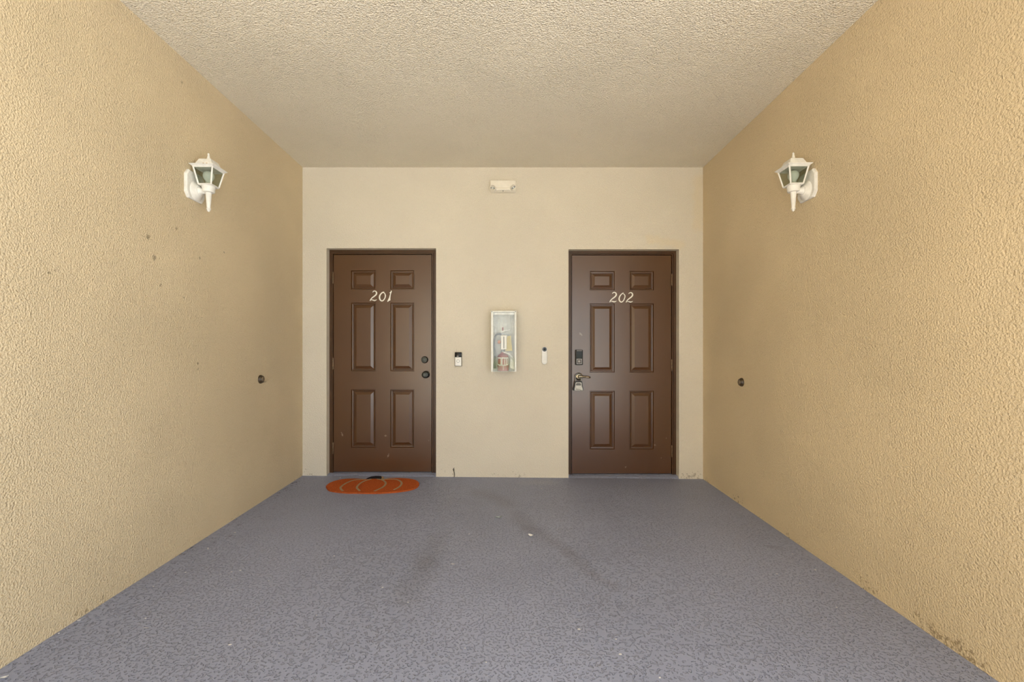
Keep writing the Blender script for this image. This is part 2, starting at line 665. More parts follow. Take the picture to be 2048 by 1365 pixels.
def two(dx, dy):
    return [[(395 + dx, 485 + dy, 34), (450 + dx, 428 + dy, 46), (520 + dx, 415 + dy, 50), (588 + dx, 455 + dy, 62), (612 + dx, 535 + dy, 72),
             (575 + dx, 620 + dy, 70), (480 + dx, 705 + dy, 64), (370 + dx, 785 + dy, 52), (290 + dx, 880 + dy, 46), (255 + dx, 955 + dy, 34)],
            [(290 + dx, 905 + dy, 16), (400 + dx, 903 + dy, 46), (480 + dx, 930 + dy, 56), (560 + dx, 918 + dy, 46), (628 + dx, 878 + dy, 12)]]


DIG = [
    [((730, 570), two(24, -72), ()),
     ((730, 570), [[(1050, 392, 30), (960, 420, 60), (880, 490, 62), (812, 600, 74), (800, 720, 76), (842, 830, 72), (930, 882, 62), (1020, 832, 54),
                    (1090, 720, 52), (1116, 610, 58), (1098, 515, 50), (1045, 440, 40), (960, 445, 18)]], ()),
     ((730, 570), [], ([(1430, 310), (1475, 345), (1440, 440), (1405, 560), (1392, 700), (1385, 850), (1300, 890), (1245, 940), (1220, 900),
                        (1310, 720), (1360, 560), (1385, 460), (1335, 450), (1350, 425), (1400, 390)],))],
    [((1210, 570), two(0, 0), ()),
     ((1210, 570), [[(1010, 432, 26), (930, 482, 46), (850, 565, 56), (790, 665, 62), (765, 770, 64), (795, 880, 64), (880, 945, 60), (970, 905, 54),
                     (1040, 800, 52), (1082, 680, 52), (1086, 600, 50), (1050, 530, 42), (990, 490, 30), (920, 485, 16)]], ()),
     ((1210, 570), two(890, 14), ())]]

PANELS = []
for (a0, a1) in ((0.1645, 0.3960), (0.5345, 0.7590)):
    for (b0, b1) in ((0.2265, 0.7757), (0.9475, 1.5945), (1.7185, 1.8985)):
        PANELS.append((a0, a1, b0, b1))


def raised_panel(bm, x0, x1, z0, z1, y):
    """a moulded raised panel set in the leaf: groove, bead, groove, sloping field"""
    prof = [(0, 0), (0.0045, 0.010), (0.009, 0.010), (0.0125, 0.003), (0.0175, 0.004), (0.0215, 0.0145), (0.025, 0.0145), (0.049, 0.003)]
    rings = []
    for t, d in prof:
        rings.append([bm.verts.new(p) for p in ((x0 + t, y + d, z0 + t), (x1 - t, y + d, z0 + t), (x1 - t, y + d, z1 - t), (x0 + t, y + d, z1 - t))])
    for A, B in zip(rings, rings[1:]):
        for i in range(4):
            j = (i + 1) % 4
            bm.faces.new((A[i], A[j], B[j], B[i]))
    bm.faces.new(rings[-1])


def door_leaf(bm, o, pans, y, th=0.044):
    """slab with rectangular holes where the panels sit"""
    xs = sorted({o['l'], o['r']} | {p[0] for p in pans} | {p[1] for p in pans})
    zs = sorted({o['b'], o['t']} | {p[2] for p in pans} | {p[3] for p in pans})
    for i in range(len(xs) - 1):
        for j in range(len(zs) - 1):
            cx, cz = (xs[i] + xs[i + 1]) / 2, (zs[j] + zs[j + 1]) / 2
            if any(p[0] < cx < p[1] and p[2] < cz < p[3] for p in pans):
                continue
            bm.faces.new([bm.verts.new(q) for q in ((xs[i], y, zs[j]), (xs[i + 1], y, zs[j]), (xs[i + 1], y, zs[j + 1]), (xs[i], y, zs[j + 1]))])
    l, r, b, t = o['l'], o['r'], o['b'], o['t']
    for q in (((l, y, b), (l, y + th, b), (l, y + th, t), (l, y, t)), ((r, y, b), (r, y + th, b), (r, y + th, t), (r, y, t)),
              ((l, y, t), (r, y, t), (r, y + th, t), (l, y + th, t)), ((l, y, b), (r, y, b), (r, y + th, b), (l, y + th, b)),
              ((l, y + th, b), (r, y + th, b), (r, y + th, t), (l, y + th, t))):
        bm.faces.new([bm.verts.new(p) for p in q])


def door_frame(bm, o):
    """profile swept round the three sides, mitred at the corners"""
    gl, gr, gt = o['l'] - o['x0'], o['x1'] - o['r'], o['zt'] - o['t']
    y = D + REC
    prof = [(0.0, y + 0.13), (0.0, y), (0.58, y), (0.59, y + 0.009), (0.67, y + 0.009), (0.68, y - 0.002), (0.87, y - 0.002), (0.87, y + 0.062),
            (1.35, y + 0.062), (1.35, y + 0.13)]
    zb = fz((o['l'] + o['r']) / 2) - 0.01
    cols = []
    for t, d in prof:
        a, b, c = o['x0'] + gl * t, o['x1'] - gr * t, o['zt'] - gt * t
        cols.append([bm.verts.new(p) for p in ((a, d, zb), (a, d, c), (b, d, c), (b, d, zb))])
    for A, B in zip(cols, cols[1:]):
        for i in range(3):
            bm.faces.new((A[i], A[i + 1], B[i + 1], B[i]))


def hinge(bm, x, y, zc):
    h = 0.05
    lathe(bm, (x, y, zc - h), (0, 0, 1), [(-0.006, 0), (-0.005, 0.004), (0, 0.0065), (0.032, 0.0065), (0.0325, 0.0055), (0.0335, 0.0055), (0.034, 0.0065),
                                          (0.066, 0.0065), (0.0665, 0.0055), (0.0675, 0.0055), (0.068, 0.0065), (0.1, 0.0065), (0.104, 0.005), (0.108, 0)], 14)


def make_door(i):
    o = OPEN[i]
    xm = (o['l'] + o['r']) / 2
    root = thing('door_%d' % (i + 1), ['brown six-panel door numbered 201 behind the pumpkin mat', 'brown six-panel door numbered 202 with keyless lock and hanging lock box'][i],
                 None, (xm, D + REC, fz(xm)), kind='structure')
    s = (o['r'] - o['l']) / 0.9217
    sz = (o['t'] - o['b']) / 2.046
    pans = [(o['l'] + a * s, o['l'] + b * s, o['b'] + c * sz, o['b'] + d * sz) for a, b, c, d in PANELS]
    bm = BM()
    door_leaf(bm, o, pans, YL)
    leaf = part('door_leaf', bm, M_DOOR[i], root, absolute=True)
    for p in pans:
        bm = BM()
        raised_panel(bm, *p, YL)
        part('panel', bm, M_DOOR[i], leaf, absolute=True)
    bm = BM()
    door_frame(bm, o)
    part('door_frame', bm, M_FRAME, root, absolute=True)
    # weather seal behind the gap
    bm = BM()
    for (a, b, c, d) in ((o['l'] - 0.012, o['l'] + 0.006, o['b'], o['t'] + 0.01), (o['r'] - 0.006, o['r'] + 0.012, o['b'], o['t'] + 0.01), (o['l'], o['r'], o['t'] - 0.006, o['t'] + 0.012),
                         (o['l'], o['r'], o['b'] - 0.012, o['b'] + 0.006)):
        box(bm, a, b, YL + 0.046, YL + 0.052, c, d)
    part('weather_seal', bm, M_GAP, root, absolute=True)
    # sloping concrete sill
    bm = BM()
    x0, x1 = o['x0'] + 0.001, o['x1'] - 0.001
    yb = D + 0.2
    zs = o['b'] - 0.007
    f0, f1 = fz(x0), fz(x1)
    A = [bm.verts.new(p) for p in ((x0, D - 0.012, f0 - 0.004), (x0, D + 0.02, f0 + 0.6 * (zs - f0)), (x0, YL - 0.004, zs), (x0, yb, zs), (x0, yb, -0.03), (x0, D - 0.012, -0.03))]
    B = [bm.verts.new(p) for p in ((x1, D - 0.012, f1 - 0.004), (x1, D + 0.02, f1 + 0.6 * (zs - f1)), (x1, YL - 0.004, zs), (x1, yb, zs), (x1, yb, -0.03), (x1, D - 0.012, -0.03))]
    bm.faces.new(A)
    bm.faces.new(B[::-1])
    for k in range(6):
        j = (k + 1) % 6
        bm.faces.new((A[j], A[k], B[k], B[j]))
    part('threshold', bm, M_FLOOR, root, absolute=True, label='grey painted concrete sill')
    # hinges
    hx = o['l'] - 0.004 if i == 0 else o['r'] + 0.004
    for v in ((556, 728, 897) if i == 0 else (560, 731, 903)):
        bm = BM()
        hinge(bm, hx, YL - 0.006, pz(v, YL))
        part('hinge', bm, M_HINGE, root, 40, absolute=True)
    # numerals
    for off, st, po in DIG[i]:
        bm = BM()
        stroke_digit(bm, off, st, YL - 0.0005, po)
        part('numeral', bm, M_NUM, leaf, absolute=True, label='ivory brush-script numeral')
    return root, leaf


door1, leaf1 = make_door(0)
door2, leaf2 = make_door(1)

# keyed deadbolt and knob of the first door
c = Vector((px(849.6, YL), YL, pz(720, YL)))
bm = BM()
lathe(bm, c, (0, -1, 0), [(0, 0.033), (0.004, 0.033), (0.010, 0.030), (0.020, 0.0285), (0.024, 0.026), (0.024, 0.019), (0.021, 0.018), (0.021, 0)], 36)
db = part('deadbolt', bm, M_BRONZE, leaf1, 35, absolute=True, label='dark bronze deadbolt cylinder')
bm = BM()
lathe(bm, c + Vector((0, -0.0205, 0)), (0, -1, 0), [(0, 0.0165), (0.003, 0.016), (0.005, 0.012), (0.005, 0)], 24)
box(bm, c.x - 0.0012, c.x + 0.0012, c.y - 0.0268, c.y - 0.0245, c.z - 0.006, c.z + 0.006)
part('keyway', bm, M_KEY, leaf1, 35, absolute=True)
c = Vector((px(852.2, YL), YL, pz(749.6, YL)))
bm = BM()
lathe(bm, c, (0, -1, 0), [(0, 0.035), (0.004, 0.035), (0.010, 0.030), (0.014, 0.018), (0.030, 0.0135), (0.036, 0.017), (0.042, 0.026), (0.050, 0.0305), (0.058, 0.0305),
                          (0.064, 0.027), (0.067, 0.020), (0.066, 0.013), (0.066, 0)], 36)
part('door_knob', bm, M_BRONZE, leaf1, 35, absolute=True, label='dark bronze round knob')
bm = BM()
lathe(bm, c + Vector((0, -0.0655, 0)), (0, -1, 0), [(0, 0.012), (0.003, 0.011), (0.003, 0)], 24)
box(bm, c.x - 0.001, c.x + 0.001, c.y - 0.0695, c.y - 0.068, c.z - 0.005, c.z + 0.005)
part('key_cylinder', bm, M_KEY, leaf1, 35, absolute=True)

# keyless lock, lever of the second door
x0, x1, z0, z1 = px(1150.2, YL), px(1165, YL), pz(730.5, YL), pz(700, YL)
bm = BM()
box(bm, x0, x1, YL - 0.026, YL, z0, z1, 0.008, 3)
kl = part('keyless_lock', bm, M_BLACKM, leaf2, 40, absolute=True, label='black keyless lock with a square button')
bm = BM()
box(bm, x0 + 0.008, x1 - 0.008, YL - 0.0275, YL - 0.0255, z0 + 0.062, z1 - 0.012, 0.0008, 1)
part('touch_screen', bm, M_BLACK, leaf2, absolute=True)
bm = BM()
box(bm, x0 + 0.010, x1 - 0.008, YL - 0.0275, YL - 0.0255, z1 - 0.011, z1 - 0.005, 0.0008, 1)
part('lock_cap', bm, M_GREYM, leaf2, absolute=True)
bx, bz, hw = (x0 + x1) / 2, z0 + 0.034, 0.025
bm = BM()
for (a, b, cc, d) in ((bx - hw, bx + hw, bz + hw - 0.007, bz + hw), (bx - hw, bx + hw, bz - hw, bz - hw + 0.007), (bx - hw, bx - hw + 0.007, bz - hw + .007, bz + hw - .007), (bx + hw - 0.007, bx + hw, bz - hw + .007, bz + hw - .007)):
    box(bm, a, b, YL - 0.029, YL - 0.0255, cc, d)
part('button_ring', bm, M_GREYM, leaf2, absolute=True)
bm = BM()
box(bm, bx - 0.0135, bx + 0.0135, YL - 0.0295, YL - 0.0255, bz - 0.0135, bz + 0.0135, 0.004, 3)
lathe(bm, (bx, YL - 0.0294, bz), (0, -1, 0), [(0, 0.004), (0.001, 0.0035), (0.001, 0)], 16)
part('button', bm, M_GREYM, leaf2, 40, absolute=True)
c = Vector((px(1157.6, YL), YL, pz(753.5, YL)))
LEVY = YL - 0.05
bm = BM()
lathe(bm, c, (0, -1, 0), [(0, 0.036), (0.005, 0.036), (0.011, 0.031), (0.014, 0.026), (0.015, 0.015), (0.042, 0.012), (0.056, 0.012), (0.059, 0.008), (0.059, 0)], 36)
part('lever_rose', bm, M_NICKEL, leaf2, 35, absolute=True, label='aged nickel rose')
bm = BM()
tip = px(1180.5, LEVY)
ctl = spline([(c.x - 0.008, LEVY, c.z, 0.011), (c.x + 0.02, LEVY - 0.002, c.z, 0.0105), (c.x + 0.055, LEVY, c.z - 0.002, 0.0085), (tip - 0.012, LEVY + 0.002, c.z - 0.005, 0.009), (tip, LEVY + 0.010, c.z - 0.006, 0.0075)], 5)
tube(bm, [p[:3] for p in ctl], [p[3] for p in ctl], 14)
part('lever_handle', bm, M_NICKEL, leaf2, 45, absolute=True, label='aged nickel lever')

# ------------------------------------------------------------------ lock box hanging on the lever neck
yb0, yb1 = YL - 0.044, YL - 0.006
sc_y = yb0
zt, zb_ = pz(763, sc_y), pz(782.2, sc_y)
xc = px(1157.0, sc_y)
lb = thing('lock_box', 'grey combination lock box hanging from the lever of door 202', 'lock box', (xc, (yb0 + yb1) / 2, zb_))
bm = BM()
outl = [(xc - 0.047, zb_ + 0.002), (xc + 0.045, zb_ + 0.002), (xc + 0.046, zb_ + 0.02), (xc + 0.038, zb_ + 0.045), (xc + 0.037, zt - 0.008), (xc + 0.030, zt), (xc - 0.028, zt), (xc - 0.036, zt - 0.008), (xc - 0.038, zb_ + 0.045), (xc - 0.049, zb_ + 0.02)]
prism(bm, [(a, yb1, b) for a, b in outl], (0, yb0 + 0.004 - yb1, 0))
bmesh.ops.remove_doubles(bm, verts=bm.verts, dist=1e-6)
part('box_body', bm, M_BLACKM, lb, 30, absolute=True)
bm = BM()
face = [(xc - 0.036, zb_ + 0.004), (xc + 0.040, zb_ + 0.004), (xc + 0.039, zb_ + 0.02), (xc + 0.030, zb_ + 0.046), (xc + 0.030, zt - 0.016), (xc + 0.022, zt - 0.011), (xc - 0.020, zt - 0.011), (xc - 0.027, zt - 0.016), (xc - 0.029, zb_ + 0.046), (xc - 0.036, zb_ + 0.02)]
prism(bm, [(a, yb0 + 0.004, b) for a, b in face], (0, -0.004, 0))
part('front_cover', bm, M_BOXGREY, lb, 30, absolute=True)
bm = BM()
win = [(xc - 0.023, zb_ + 0.050), (xc + 0.023, zb_ + 0.050), (xc + 0.023, zb_ + 0.068), (xc + 0.010, zb_ + 0.073), (xc - 0.010, zb_ + 0.073), (xc - 0.023, zb_ + 0.068)]
prism(bm, [(a, yb0, b) for a, b in win], (0, -0.002, 0))
part('dial_shutter', bm, M_BOXDARK, lb, absolute=True)
bm = BM()
scr = [(-0.026, 0.011, .003), (-0.021, 0.017, .004), (-0.017, 0.012, .003), (-0.012, 0.016, .004), (-0.006, 0.011, .003), (0.0, 0.015, .004), (0.006, 0.011, .003), (0.012, 0.014, .004), (0.016, 0.008, .003), (0.026, 0.008, .003)]
ribbon(bm, [(xc + a, yb0 - 0.0003, zb_ + b, w) for a, b, w in spline(scr, 3)], (0, -0.0006, 0))
part('script_mark', bm, M_BLACKM, lb, absolute=True, label='dark script maker mark')
bm = BM()
arc = [(xc - 0.025, YL - 0.022, zt - 0.004)] + [(xc + 0.0025 + 0.0275 * math.cos(PI - a * PI / 10), YL - 0.022, max(c.z, zt) + 0.004 + 0.0225 * math.sin(a * PI / 10)) for a in range(11)] + [(xc + 0.027, YL - 0.022, zt - 0.004)]
tube(bm, arc, 0.0042, 10)
part('shackle', bm, M_STEEL, lb, 40, absolute=True)


# ------------------------------------------------------------------ wall lanterns
def frustum_bar(bm, a, b, w):
    a, b = Vector(a), Vector(b)
    tube(bm, [a, b], w, 4)


def make_lantern(loc, rz, label, grp):
    """origin: on the wall behind the back plate; +X points off the wall"""
    t = thing('wall_lantern', label, 'lantern', loc, rz, grp)
    cx = 0.089
    # octagonal back plate
    bm = BM()
    h, cc, cc2 = 0.083, 0.022, 0.030

    def octo(s, x):
        hh = h - s
        return [(x, -hh + cc, -hh), (x, hh - cc, -hh), (x, hh, -hh + cc2), (x, hh, hh - cc2), (x, hh - cc, hh), (x, -hh + cc, hh), (x, -hh, hh - cc2), (x, -hh, -hh + cc2)]
    rings = [[bm.verts.new(p) for p in octo(s, x)] for s, x in ((0, -0.01), (0, 0.010), (0.006, 0.016), (0.010, 0.016))]
    for A, B in zip(rings, rings[1:]):
        for i in range(8):
            j = (i + 1) % 8
            bm.faces.new((A[i], A[j], B[j], B[i]))
    bm.faces.new(rings[0][::-1])
    bm.faces.new(rings[-1])
    part('back_plate', bm, M_LANTERN, t)
    za = -0.027
    bm = BM()
    lathe(bm, (0.014, 0, za), (1, 0, 0), [(0, 0.058), (0.004, 0.056), (0.010, 0.047), (0.016, 0.040), (0.019, 0.034), (0.024, 0.030), (0.024, 0)], 36)
    part('wall_boss', bm, M_LANTERN, t, 40)
    bm = BM()
    lathe(bm, (0.034, 0, za), (1, 0, 0), [(0, 0.027), (0.006, 0.025), (0.012, 0.019), (0.022, 0.016), (0.040, 0.017)], 28)
    part('arm', bm, M_LANTERN, t, 40)
    # cup under the cage
    bm = BM()
    lathe(bm, (cx, 0, -0.036), (0, 0, 1), [(0, 0.022), (0.002, 0.030), (0.008, 0.033), (0.020, 0.033), (0.028, 0.035), (0.040, 0.036), (0.041, 0)], 36)
    part('cup', bm, M_LANTERN, t, 40)
    bm = BM()
    lathe(bm, (cx, 0, -0.035), (0, 0, -1), [(0, 0.0165), (0.02, 0.0155), (0.092, 0.0095), (0.094, 0.0115), (0.100, 0.0125), (0.103, 0.0095), (0.108, 0.0085), (0.114, 0.0045), (0.116, 0)], 24)
    part('tail_spindle', bm, M_LANTERN, t, 40)
    # cage of four tapering sides
    zb, ztop, hb, ht, w = 0.005, 0.103, 0.037, 0.056, 0.0042
    bm = BM()
    cb = [(cx + sx * hb, sy * hb, zb) for sx, sy in ((-1, -1), (1, -1), (1, 1), (-1, 1))]
    ct = [(cx + sx * ht, sy * ht, ztop) for sx, sy in ((-1, -1), (1, -1), (1, 1), (-1, 1))]
    for i in range(4):
        j = (i + 1) % 4
        frustum_bar(bm, cb[i], ct[i], w * 1.25)
        frustum_bar(bm, cb[i], cb[j], w * 1.2)
        frustum_bar(bm, ct[i], ct[j], w * 1.5)
    part('cage', bm, M_LANTERN, t, weld=False)
    for i in range(4):
        j = (i + 1) % 4
        bm = BM()
        bm.faces.new([bm.verts.new(p) for p in (cb[i], cb[j], ct[j], ct[i])])
        bmesh.ops.solidify(bm, geom=bm.faces[:], thickness=0.0015)
        part('glass_pane', bm, M_PANE, t)
    # floor of the cage
    bm = BM()
    box(bm, cx - hb, cx + hb, -hb, hb, zb - 0.003, zb + 0.001)
    part('cage_floor', bm, M_LANTERN, t)
    # roof: eave plate, steep hip, flat cap, finial
    bm = BM()
    prof = [(0.058, 0.100), (0.063, 0.106), (0.071, 0.111), (0.071, 0.114), (0.058, 0.117), (0.050, 0.119), (0.036, 0.152), (0.033, 0.155)]
    rg = [[bm.verts.new((cx + sx * a, sy * a, z)) for sx, sy in ((-1, -1), (1, -1), (1, 1), (-1, 1))] for a, z in prof]
    for A, B in zip(rg, rg[1:]):
        for i in range(4):
            j = (i + 1) % 4
            bm.faces.new((A[i], A[j], B[j], B[i]))
    bm.faces.new(rg[0][::-1])
    bm.faces.new(rg[-1])
    roof = part('lantern_roof', bm, M_LANTERN, t)
    bm = BM()
    lathe(bm, (cx, 0, 0.154), (0, 0, 1), [(0, 0.013), (0.004, 0.0125), (0.018, 0.009), (0.036, 0.0045), (0.038, 0.006), (0.043, 0.0055), (0.047, 0.003), (0.048, 0)], 20)
    part('finial', bm, M_LANTERN, roof, 40)
    rnd = random.Random(int(loc[0] * 1000))
    for q in range(5):
        bm = BM()
        yy = -0.0705 if q < 3 else 0.0
        a = rnd.uniform(-0.05, 0.05)
        if q < 3:
            box(bm, cx + a, cx + a + rnd.uniform(.005, .012), -0.0715, -0.070, 0.1115, 0.1145)
        else:
            box(bm, cx + a * .3, cx + a * .3 + .008, -0.0505, -0.0480, 0.117, 0.122)
        part('rust_spot', bm, M_RUST, roof)
    # bulb on its holder
    bm = BM()
    lathe(bm, (cx, 0, 0.004), (0, 0, 1), [(0, 0.016), (0.018, 0.016), (0.019, 0.014), (0.019, 0)], 24)
    part('lamp_holder', bm, M_WHITE, t, 40)
    bm = BM()
    lathe(bm, (cx, 0, 0.022), (0, 0, 1), [(0, 0.0125), (0.008, 0.0145), (0.018, 0.022), (0.030, 0.0285), (0.042, 0.0305), (0.054, 0.0285), (0.065, 0.020), (0.071, 0.009), (0.072, 0)], 28)
    part('bulb', bm, M_BULB, t, 60)
    return t


aw = math.atan(0.0132)
yl_ = 2.72
make_lantern((xl(yl_), yl_, 2.161), aw * 1, 'white coach lantern on the wall to the left of the doors', 'white wall lanterns')
yr_ = 2.71
make_lantern((xr(yr_), yr_, 2.161), PI - aw, 'white coach lantern on the wall to the right of the doors', 'white wall lanterns')


# ------------------------------------------------------------------ door bumpers on the side walls
def make_bumper(loc, rz, label):
    t = thing('door_bumper', label, 'door stop', loc, rz, 'door bumpers on the side walls')
    bm = BM()
    lathe(bm, (-0.004, 0, 0), (1, 0, 0), [(0, 0.033), (0.008, 0.033), (0.014, 0.031), (0.020, 0.027), (0.024, 0.0255), (0.024, 0.020), (0.016, 0.019), (0.016, 0)], 32)
    part('bumper_ring', bm, M_BUMP, t, 40)
    bm = BM()
    lathe(bm, (0.008, 0, 0), (1, 0, 0), [(0, 0.0185), (0.014, 0.0185), (0.018, 0.016), (0.0185, 0)], 28)
    part('bumper_pad', bm, M_BUMPC, t, 40)


p = left_wall(520.5, 759)
make_bumper(p, aw, 'round brown door bumper on the wall left of door 201')
p = right_wall(1484, 765)
make_bumper(p, PI - aw, 'round brown door bumper on the wall right of door 202')

# ------------------------------------------------------------------ emergency light
ya = D - 0.055
x0, x1 = px(981, ya), px(1031.2, ya)
z0, z1 = pz(385, ya), pz(360, ya)
em = thing('emergency_light', 'cream twin-head emergency light high on the end wall', 'emergency light', ((x0 + x1) / 2, D, z0))
bm = BM()
prism(bm, [(x0, D + 0.004, z0 + 0.012), (x0, D + 0.004, z1), (x0, ya + 0.006, z1 - 0.001), (x0, ya, z1 - 0.006), (x0, ya, z0 + 0.034), (x0, ya + 0.006, z0 + 0.018), (x0, ya + 0.02, z0 + 0.010)], (x1 - x0, 0, 0))
bmesh.ops.remove_doubles(bm, verts=bm.verts, dist=1e-6)
bmesh.ops.bevel(bm, geom=[e for e in bm.edges if abs(e.verts[0].co.x - e.verts[1].co.x) < 1e-6], offset=0.003, segments=2, affect='EDGES')
part('housing', bm, M_CREAMP, em, 40, absolute=True)
bm = BM()
tube(bm, [(x0 + 0.05, ya + 0.004, z0 + 0.030), (x1 - 0.05, ya + 0.004, z0 + 0.030)], 0.014, 16)
part('lower_bar', bm, M_CREAMP, em, 40, absolute=True)
bm = BM()
lathe(bm, ((x0 + x1) / 2, ya + 0.0, z0 + 0.016), (0, -0.6, -0.5), [(0.006, 0.005), (0.013, 0.004), (0.013, 0)], 12)
part('test_button', bm, M_GREYM, em, 40, absolute=True)
for u, v, ax, rot in ((986.4, 376.6, (-0.18, -1, -0.12), 0.22), (1025.6, 375.6, (0.25, -1, -0.12), -0.7)):
    hc = Vector((px(u, ya), ya + 0.012, pz(v, ya)))
    bm = BM()
    lathe(bm, hc, ax, [(-0.008, 0.018), (0, 0.025), (0.012, 0.029), (0.026, 0.029), (0.029, 0.027), (0.029, 0.0235), (0.022, 0.021), (0.012, 0.011), (0.011, 0)], 32)
    hd = part('lamp_head', bm, M_CREAMP, em, 40, absolute=True)
    a, uu, ww = frame_from(ax)
    side = Vector((math.cos(rot), 0, -math.sin(rot)))
    side = (side - a * side.dot(a)).normalized()
    up = a.cross(side)
    bm = BM()
    pts = []
    for k in range(20):
        th = 2 * PI * k / 20
        pts.append(hc + a * 0.022 + side * math.cos(th) * 0.022 + up * math.sin(th) * 0.0085)
    prism(bm, pts, a * 0.0035)
    part('reflector_slot', bm, M_STEEL, hd, 40, absolute=True)
    bm = BM()
    lathe(bm, hc + a * 0.024, a, [(0, 0.006), (0.004, 0.006), (0.007, 0.003), (0.007, 0)], 14)
    part('lens', bm, M_BULB, hd, 40, absolute=True)

# ------------------------------------------------------------------ door chimes
yv = D - 0.026
x0, x1, zb_, zt = px(909.6, yv), px(923.2, yv), pz(733.2, yv), pz(705, yv)
dbell = thing('video_doorbell', 'video doorbell with black camera top and white button face by door 201', 'doorbell', ((x0 + x1) / 2, D, zb_), group='video doorbells')
bm = BM()
box(bm, x0 - 0.0015, x1 + 0.0015, yv + 0.004, D + 0.004, zb_, zt - 0.002, 0.004, 2)
part('housing', bm, plain('grey_bronze_case', (0.16, 0.14, 0.11), 0.45, 0.2), dbell, 40, absolute=True)
zm = pz(714.8, yv)
bm = BM()
box(bm, x0 + 0.0005, x1 - 0.0005, yv - 0.001, D, zm, zt, 0.002, 2)
cp = part('camera_panel', bm, M_BLACK, dbell, 40, absolute=True)
bm = BM()
lathe(bm, ((x0 + x1) / 2, yv - 0.0008, zm + 0.024), (0, -1, 0), [(0, 0.012), (0.002, 0.0115), (0.0025, 0.007), (0.004, 0.005), (0.0045, 0)], 24)
part('camera_lens', bm, M_BLACKM, cp, 40, absolute=True)
bm = BM()
box(bm, x0 + 0.018, x0 + 0.036, yv - 0.0022, yv - 0.0008, zm + 0.004, zm + 0.013, 0.0006, 1)
part('sensor', bm, M_GREYM, cp, absolute=True)
bm = BM()
box(bm, x0 + 0.002, x1 - 0.003, yv - 0.001, yv + 0.01, zb_ + 0.004, zm - 0.0005, 0.0018, 2)
fp = part('face_plate', bm, M_WHITE2, dbell, 40, absolute=True)
bc = Vector(((x0 + x1) / 2 - 0.001, yv - 0.0008, (zb_ + zm) / 2 + 0.006))
bm = BM()
lathe(bm, bc, (0, -1, 0), [(0, 0.0155), (0.0012, 0.0155), (0.0014, 0.0148), (0.0014, 0.0118), (0.0008, 0.0112), (0.0008, 0)], 32)
part('button_ring', bm, plain('silver_ring', (0.45, 0.45, 0.43), 0.3, 0.3), fp, 40, absolute=True)
bm = BM()
lathe(bm, bc, (0, -1, 0), [(0.0006, 0.011), (0.0016, 0.0108), (0.002, 0.009), (0.002, 0)], 28)
part('button', bm, M_WHITE2, fp, 40, absolute=True)


def pill(x, z0, z1, r, y, n=16):
    pts = []
    for k in range(n + 1):
        th = PI * k / n
        pts.append((x + r * math.cos(th), y, z1 - r + r * math.sin(th)))
    for k in range(n + 1):
        th = PI + PI * k / n
        pts.append((x + r * math.cos(th), y, z0 + r + r * math.sin(th)))
    return pts


xc, zb_, zt = px(1089, yv), pz(729.4, yv), pz(693.8, yv)
d2 = thing('video_doorbell', 'slim white pill-shaped video doorbell by door 202', 'doorbell', (xc, D, zb_), group='video doorbells')
bm = BM()
r = 5.45 * yv / F
rings = []
for rr, y in ((r - 0.002, D + 0.003), (r, D - 0.004), (r, yv + 0.003), (r - 0.001, yv + 0.001), (r - 0.003, yv)):
    k = r - rr
    rings.append([bm.verts.new(p) for p in pill(xc, zb_ + k, zt - k, rr, y)])
for A, B in zip(rings, rings[1:]):
    for i in range(len(A)):
        j = (i + 1) % len(A)
        bm.faces.new((A[i], A[j], B[j], B[i]))
bm.faces.new(rings[-1])
bm.faces.new(rings[0][::-1])
part('housing', bm, M_WHITE, d2, 40, absolute=True)
lc = Vector((xc, yv, zt - r * 1.0))
bm = BM()
lathe(bm, lc, (0, -1, 0), [(-0.001, 0.0205), (0.0012, 0.0205), (0.002, 0.019), (0.001, 0.012), (0.001, 0)], 32)
cl = part('camera_window', bm, plain('slate_gloss', (0.055, 0.06, 0.065), 0.15), d2, 40, absolute=True)
bm = BM()
lathe(bm, lc, (0, -1, 0), [(0.0008, 0.0105), (0.003, 0.009), (0.004, 0.006), (0.0045, 0)], 24)
part('camera_lens', bm, M_BLACK, cl, 40, absolute=True)
bm = BM()
lathe(bm, (xc, yv + 0.0004, zb_ + 0.032), (0, -1, 0), [(0, 0.0155), (0.0008, 0.0152), (0.001, 0.0142), (0.0007, 0.0135), (0.0007, 0)], 28)
part('button', bm, M_WHITE, d2, 40, absolute=True)

# ------------------------------------------------------------------ extinguisher cabinet
YF = D - 0.15
x0, x1, z0, z1 = px(982, YF), px(1032.8, YF), pz(744, YF), pz(622, YF)
cab = thing('extinguisher_cabinet', 'white surface-mounted cabinet with clear front holding the fire extinguisher', 'cabinet', ((x0 + x1) / 2, D, z0))
bm = BM()
t = 0.003
for (a, b, cc, d) in ((x0 + 0.003, x0 + 0.003 + t, z0 + 0.003, z1 - 0.003), (x1 - 0.003 - t, x1 - 0.003, z0 + 0.003, z1 - 0.003), (x0 + 0.003, x1 - 0.003, z1 - 0.003 - t, z1 - 0.003), (x0 + 0.003, x1 - 0.003, z0 + 0.001, z0 + 0.003)):
    box(bm, a, b, YF + 0.008, D + 0.004, cc, d)
box(bm, x0 + 0.003, x1 - 0.003, D - 0.004, D + 0.003, z0 + 0.003, z1 - 0.003)
part('case', bm, plain('cabinet_inside', (0.77, 0.77, 0.70), 0.5, var=0.10, vscale=14), cab, absolute=True)
bm = BM()
lft, rgt, tp, bt = 0.0195, 0.0165, 0.013, 0.003
for (a, b, cc, d) in ((x0, x0 + lft, z0, z1), (x1 - rgt, x1, z0, z1), (x0 + lft, x1 - rgt, z1 - tp, z1), (x0 + lft, x1 - rgt, z0, z0 + bt)):
    box(bm, a, b, YF, YF + 0.010, cc, d, 0.0012, 1)
